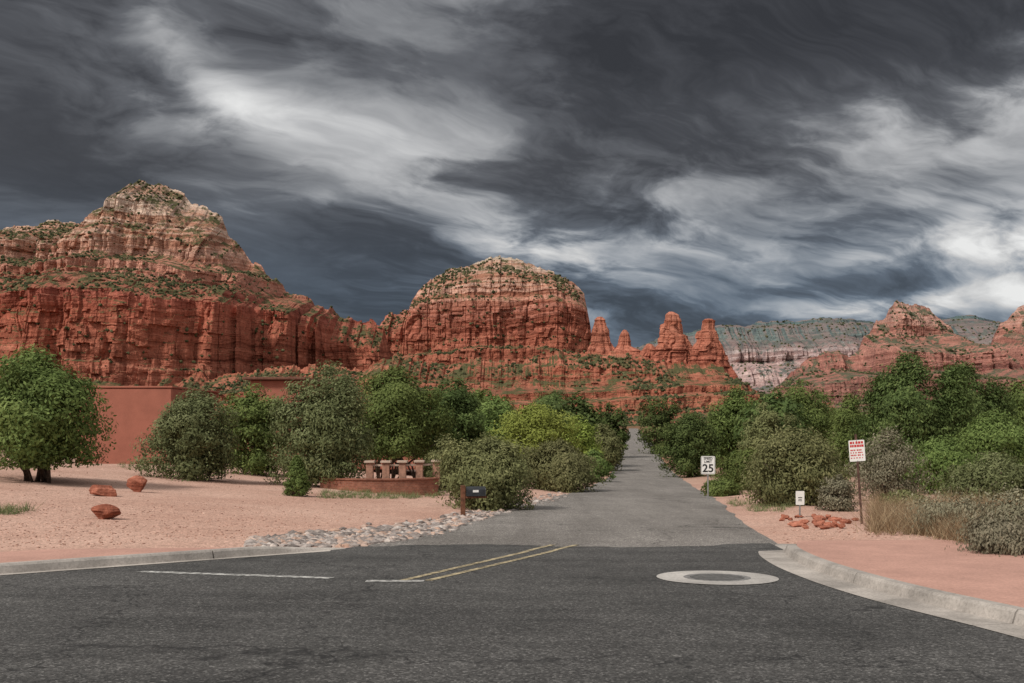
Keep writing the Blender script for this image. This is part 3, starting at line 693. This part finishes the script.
W=(xb-xa)/2;n=24
def sweep(prf,a=-1,b=1,ext=0,close=False):
    v=[];f=[];m_=len(prf)
    for i in range(n+1):
        u=a+(b-a)*i/n;yc=-.9*(1-u*u)
        for o_,z in prf: v.append((u*(W+ext),yc+o_,z))
    for i in range(n):
        for k in range(m_ if close else m_-1): f.append((i*m_+k,i*m_+(k+1)%m_,i*m_+m_+(k+1)%m_,i*m_+m_+k)[::-1])
    f.append(tuple(range(m_)));f.append(tuple(n*m_+k for k in range(m_))[::-1])
    mb=MB();mb.add(v,f);return mb
sweep([(0,-.4),(0,hB),(.3,hB),(.3,-.4)]).build('retaining_wall',M_brick,tw)
sweep([(-.04,hB+.003),(-.04,hB+.05),(.34,hB+.05),(.34,hB+.003)],ext=.03,close=True).build('coping',M_brick,tw)
hP=CH+(HZ-462)/F*(Yt+.8)-zt
M_cream=concrete('cream stone',(.42,.32,.25),.12);M_ad2=flat('terracotta pillar',(.30,.16,.11))
u0=(wpx(372,Yt+.4)-tw.location.x)/W
for k in range(5):
    u=u0+(.95-u0)*k/4;xc=u*W;yc=-.9*(1-u*u)
    mb=MB();mb.box(xc-.13,xc+.13,yc+.60,yc+.84,hB-.3,hP,.01);pl=mb.build('pillar',M_ad2,tw)
    mb=MB();mb.box(xc-.19,xc+.19,yc+.53,yc+.91,hP+.002,hP+.085,.012);mb.build('cap',M_cream,pl)
sweep([(.69,hP-.12),(.69,hP-.05),(.75,hP-.05),(.75,hP-.12)],u0,.95,close=True).build('rail',M_cream,tw)
# ------------------------------------------------------------ signs
M_steel=flat('rusty steel post',(.11,.06,.045),.7,.3,.4,12);M_sw=flat('white sign face',(.72,.70,.66),.5,0,.06,5)
M_sr=flat('red sign ink',(.50,.03,.03),.5,0,.08);M_sk=flat('black sign ink',(.02,.02,.02),.5);M_galv=flat('galvanised steel',(.32,.32,.31),.5,.6)
def textmesh(name,s,size,mat,parent,x,y,z,sx=1,bold=.02):
    c=bpy.data.curves.new(name,'FONT');c.body=s;c.size=size;c.align_x='CENTER';c.align_y='CENTER';c.extrude=.001;c.offset=size*bold
    o=bpy.data.objects.new('tmp',c);COL.objects.link(o);bpy.context.view_layer.update()
    me=bpy.data.meshes.new_from_object(o.evaluated_get(bpy.context.evaluated_depsgraph_get()));bpy.data.objects.remove(o)
    me.materials.clear();me.materials.append(mat);n=bpy.data.objects.new(name,me);COL.objects.link(n);n.parent=parent
    n.location=(x,y,z);n.rotation_euler=(math.pi/2,0,0);n.scale=(sx,1,1);return n
def panel(w,h,z,y,r=.03,th=.006):
    v=[];n=5
    for cx_,cz_,a0 in ((w/2-r,h/2-r,0),(-w/2+r,h/2-r,90),(-w/2+r,-h/2+r,180),(w/2-r,-h/2+r,270)):
        for k in range(n):
            a=math.radians(a0+90*k/(n-1));v.append((cx_+r*math.cos(a),cz_+r*math.sin(a)))
    m_=len(v);V=[(a,y,z+b) for a,b in v]+[(a,y+th,z+b) for a,b in v]
    f=[tuple(range(m_)),tuple(range(2*m_-1,m_-1,-1))]+[(i,(i+1)%m_,m_+(i+1)%m_,m_+i)[::-1] for i in range(m_)]
    mb=MB();mb.add(V,f);return mb
x,y,z=gp(862,524)
sg=empty('street_sign',(x,y,z),'small white sign with red lettering on a leaning rusty post','sign',rz=-.15);sg.rotation_euler=(0,math.radians(-4),-.12)
top=CH+(HZ-434)/F*y-z
mb=MB();mb.box(-.022,.022,-.02,.02,-.3,top,.004);mb.build('post',M_steel,sg)
zc=CH+(HZ-450.5)/F*y-z;pn=panel(.33,.46,zc,-.03,.02).build('sign_panel',M_sw,sg)
mb=MB()
for row_,(zz0,hh) in enumerate(((.15,.05),(.08,.05),(.0,.028),(-.055,.028),(-.11,.028),(-.165,.02))):
    xq=-.14;rr=random.Random(row_)
    while xq<.11:
        wq=rr.uniform(.018,.034) if row_>1 else rr.uniform(.03,.05)
        mb.box(xq,xq+wq,-.033,-.031,zc+zz0,zc+zz0+hh);xq+=wq+rr.choice([.008,.012,.03])
mb.build('lettering',M_sr,pn)
for s in (-1,1):
    mb=MB();mb.tube([(0,-.036,zc+s*.215),(0,-.028,zc+s*.215)],[.008,.008],8);mb.build('bolt',M_galv,pn)
Y=38;x=wpx(708,Y);z=tz(x,Y)
sg=empty('speed_limit_sign',(x,Y,z),'white speed limit 25 sign at the right of the far road','sign')
zt_=CH+(HZ-456)/F*Y-z
mb=MB();mb.box(-.025,.025,.0,.04,-.3,zt_-.02,.004);mb.build('post',M_galv,sg)
zc=zt_-.35;pn=panel(.54,.69,zc,-.012,.045).build('sign_panel',M_sw,sg)
textmesh('number','25',.42,M_sk,pn,0,-.015,zc-.13,1.05,.02)
textmesh('word','SPEED',.125,M_sk,pn,0,-.015,zc+.25);textmesh('word','LIMIT',.125,M_sk,pn,0,-.015,zc+.13)
mb=MB()
for a,b,c,d in ((-.245,.245,.308,.316),(-.245,.245,-.316,-.308),(-.253,-.245,-.308,.308),(.245,.253,-.308,.308)): mb.box(a,b,-.015,-.0125,zc+c,zc+d)
mb.build('border',M_sk,pn)
x,y,z=gp(800,518)
sg=empty('marker_post',(x,y,z),'short white utility marker on a thin post before the large olive bush','marker')
zt_=CH+(HZ-491)/F*y-z
mb=MB();mb.box(-.018,.018,0,.03,-.2,zt_-.05,.003);mb.build('post',M_galv,sg)
pn=panel(.21,.34,zt_-.17,-.008,.02).build('sign_panel',M_sw,sg)
mb=MB();mb.box(-.05,.05,-.011,-.0085,zt_-.17,zt_-.15);mb.box(-.04,.04,-.011,-.0085,zt_-.21,zt_-.196);mb.box(-.045,.045,-.011,-.0085,zt_-.245,zt_-.231);mb.build('symbol',M_sk,pn)
x,y,z=gp(463,517)
mbx=empty('mailbox',(x,y,z),'dark mailbox on a brown timber post at the left road edge','mailbox',rz=.15)
M_wood=flat('brown timber',(.13,.055,.03),.9,0,.4,12);M_mb=flat('dark grey metal box',(.035,.037,.04),.5,.3)
hp=CH+(HZ-496)/F*y-z
mb=MB();mb.box(-.06,.06,-.06,.06,-.3,hp+.28,.008);mb.build('post',M_wood,mbx)
mb=MB();mb.box(.062,.62,-.05,.05,hp-.06,hp-.003,.006);mb.build('arm',M_wood,mbx)
prfl=[(-.1,0),(.1,0),(.1,.15)]+[(.1*math.cos(a),.15+.1*math.sin(a)) for a in np.linspace(.25,math.pi-.25,8)]+[(-.1,.15)]
v=[];n_=len(prfl)
for xx_ in (.08,.58):
    for a,b in prfl: v.append((xx_,a,hp+b))
mb=MB();mb.add(v,[tuple(range(n_))[::-1],tuple(range(n_,2*n_))]+[(i,(i+1)%n_,n_+(i+1)%n_,n_+i) for i in range(n_)]);mb.build('box',M_mb,mbx)
mb=MB();mb.box(.582,.592,-.095,.095,hp+.01,hp+.2,.003);mb.build('door',flat('pale metal door',(.35,.35,.34),.4,.5),mbx)
mb=MB();mb.box(.25,.4,-.106,-.102,hp+.1,hp+.16);mb.build('number_plate',M_sw,mbx)
# ------------------------------------------------------------ sky
W=bpy.data.worlds.new('World');S.world=W;W.use_nodes=True;t=NT(W.node_tree);t.n.clear()
try: W.cycles.sampling_method='MANUAL';W.cycles.sample_map_resolution=256
except Exception: pass
SUN_EL=math.radians(44);SUN_AZ=math.radians(228)
tc=t.node('ShaderNodeTexCoord');d=tc.outputs['Generated'];sp=t.node('ShaderNodeSeparateXYZ');t.put(sp.inputs[0],d)
dx,dy,dz=sp.outputs
A=t.m('ARCTAN2',dx,dy);E=t.m('ARCSINE',dz)
zz=t.m('ADD',t.m('MAXIMUM',dz,0),.26)
cx_=t.m('DIVIDE',dx,zz);cy_=t.m('DIVIDE',dy,zz)
th=math.radians(62)
al=t.m('ADD',t.m('MULTIPLY',cx_,math.sin(th)),t.m('MULTIPLY',cy_,math.cos(th)))
ac=t.m('SUBTRACT',t.m('MULTIPLY',cx_,math.cos(th)),t.m('MULTIPLY',cy_,math.sin(th)))
p0=t.vec(al,ac,2.1)
wp=t.vm('SUBTRACT',t.noise(p0,2.2,3,.5,color=True),(.5,.5,.5))
pU=t.vm('ADD',t.vm('MULTIPLY',p0,(.75,1.2,1)),t.vm('MULTIPLY',wp,(.30,.35,0)))
nU=t.noise(pU,3.0,6,.58)
pL=t.vm('ADD',t.vm('MULTIPLY',p0,(.85,1.45,1)),t.vm('MULTIPLY',wp,(.45,.45,0)))
nL=t.noise(t.vm('ADD',pL,(3.3,1.7,4)),2.0,7,.56)
nL2=t.noise(t.vm('ADD',t.vm('MULTIPLY',pL,(1,1.3,1)),(1.2,8,9)),5.0,5,.6)
bil=t.m('ABSOLUTE',t.m('SUBTRACT',t.m('MULTIPLY',nL2,2),1))
def blob(px,row,sxp,syp,ang,w):
    a0=math.atan((px-512)/F);e0=math.atan((HZ-row)/F*math.cos(a0));c,s=math.cos(math.radians(ang)),math.sin(math.radians(ang))
    u=t.m('ADD',t.m('ADD',t.m('MULTIPLY',A,c*F/sxp),t.m('MULTIPLY',E,s*F/sxp)),-(a0*c+e0*s)*F/sxp)
    v=t.m('ADD',t.m('ADD',t.m('MULTIPLY',E,c*F/syp),t.m('MULTIPLY',A,-s*F/syp)),-(e0*c-a0*s)*F/syp)
    r=t.m('ADD',t.m('MULTIPLY',u,u),t.m('MULTIPLY',v,v))
    return t.m('MULTIPLY',t.m('EXPONENT',t.m('MULTIPLY',r,-1)),w)
BL=[(970,246,190,22,4,.46),(990,297,190,14,2,.50),(920,120,170,55,-6,.26),(430,165,170,36,-14,.20),(205,75,120,26,-38,.17),(600,250,150,22,-8,.20),
    (640,45,330,44,-3,-.20),(20,110,150,110,0,-.16),(280,270,110,60,0,-.14),(560,120,150,24,-12,-.10),(830,195,200,18,4,-.14)]
L=None
for b in BL:
    g_=blob(*b);L=g_ if L is None else t.m('ADD',L,g_)
calm=t.m('SUBTRACT',1,t.m('ADD',blob(265,275,115,65,0,.85),blob(20,150,120,100,0,.6)))
cov=t.m('SUBTRACT',t.m('ADD',t.m('MULTIPLY',t.m('SUBTRACT',nL,.5),calm),.5),t.m('MULTIPLY',L,.28))
c=t.mr(cov,.40,.565,0,1,True)
U=t.m('ADD',t.m('ADD',.62,t.m('MULTIPLY',t.m('SUBTRACT',nU,.5),1.2)),t.m('MULTIPLY',L,.75))
D=t.m('ADD',t.m('ADD',.28,t.m('MULTIPLY',t.m('MULTIPLY',t.m('SUBTRACT',bil,.22),calm),.50)),t.m('MULTIPLY',L,.5))
D=t.m('ADD',D,t.m('MULTIPLY',t.m('SUBTRACT',.56,cov),.9))
lum=t.m('ADD',t.m('MULTIPLY',U,t.m('SUBTRACT',1,c)),t.m('MULTIPLY',D,c))
lum=t.m('ADD',lum,t.m('MULTIPLY',t.mr(dy,.55,-.3,0,1,True),.45))  # unseen sky behind the camera brightened to add ambient light
lum=t.m('ADD',lum,t.m('MULTIPLY',t.mr(dz,.45,.9,0,1,True),.3))  # overhead sky brightened too, for more ambient light
col=t.ramp(lum,[(0,(.036,.036,.039)),(.2,(.062,.063,.069)),(.42,(.125,.129,.140)),(.6,(.25,.256,.268)),(.8,(.50,.503,.51)),(1,(.84,.84,.83))])
low=t.m('MULTIPLY',t.mr(E,.26,.10,0,1,True),t.mr(lum,.85,.45))
col=t.mix(t.m('MULTIPLY',low,.85),col,t.mix(1,col,(.80,1.03,1.28),'MULTIPLY'))
col=t.mix(t.mr(dz,-.02,-.1),col,(.10,.07,.05))
st=t.node('ShaderNodeTexSky',sky_type='NISHITA');st.sun_disc=False;st.sun_elevation=SUN_EL;st.sun_rotation=SUN_AZ
b1_=t.node('ShaderNodeBackground');t.put(b1_.inputs[0],st.outputs[0]);b1_.inputs[1].default_value=.06
b2_=t.node('ShaderNodeBackground');t.put(b2_.inputs[0],col);b2_.inputs[1].default_value=1.0
mx=t.node('ShaderNodeMixShader');mx.inputs[0].default_value=.95;t.l.new(b1_.outputs[0],mx.inputs[1]);t.l.new(b2_.outputs[0],mx.inputs[2])
ou=t.node('ShaderNodeOutputWorld');t.l.new(mx.outputs[0],ou.inputs[0])
sl=bpy.data.lights.new('Sun','SUN');sl.energy=3.5;sl.angle=math.radians(10);sl.color=(1,.96,.90)
so=bpy.data.objects.new('Sun',sl);COL.objects.link(so)
dv=Vector((math.sin(SUN_AZ)*math.cos(SUN_EL),math.cos(SUN_AZ)*math.cos(SUN_EL),math.sin(SUN_EL)))
so.rotation_euler=dv.to_track_quat('Z','Y').to_euler()
# ------------------------------------------------------------ camera
cd=bpy.data.cameras.new('Camera');cd.sensor_width=36;cd.lens=F/1024*36;cd.shift_y=(HZ-341.5)/1024;cd.clip_end=20000;cd.clip_start=.1
co=bpy.data.objects.new('Camera',cd);COL.objects.link(co);co.location=(0,0,CH);co.rotation_euler=(math.pi/2,0,0);S.camera=co
S.view_settings.view_transform='Standard';S.view_settings.look='None';S.view_settings.exposure=0
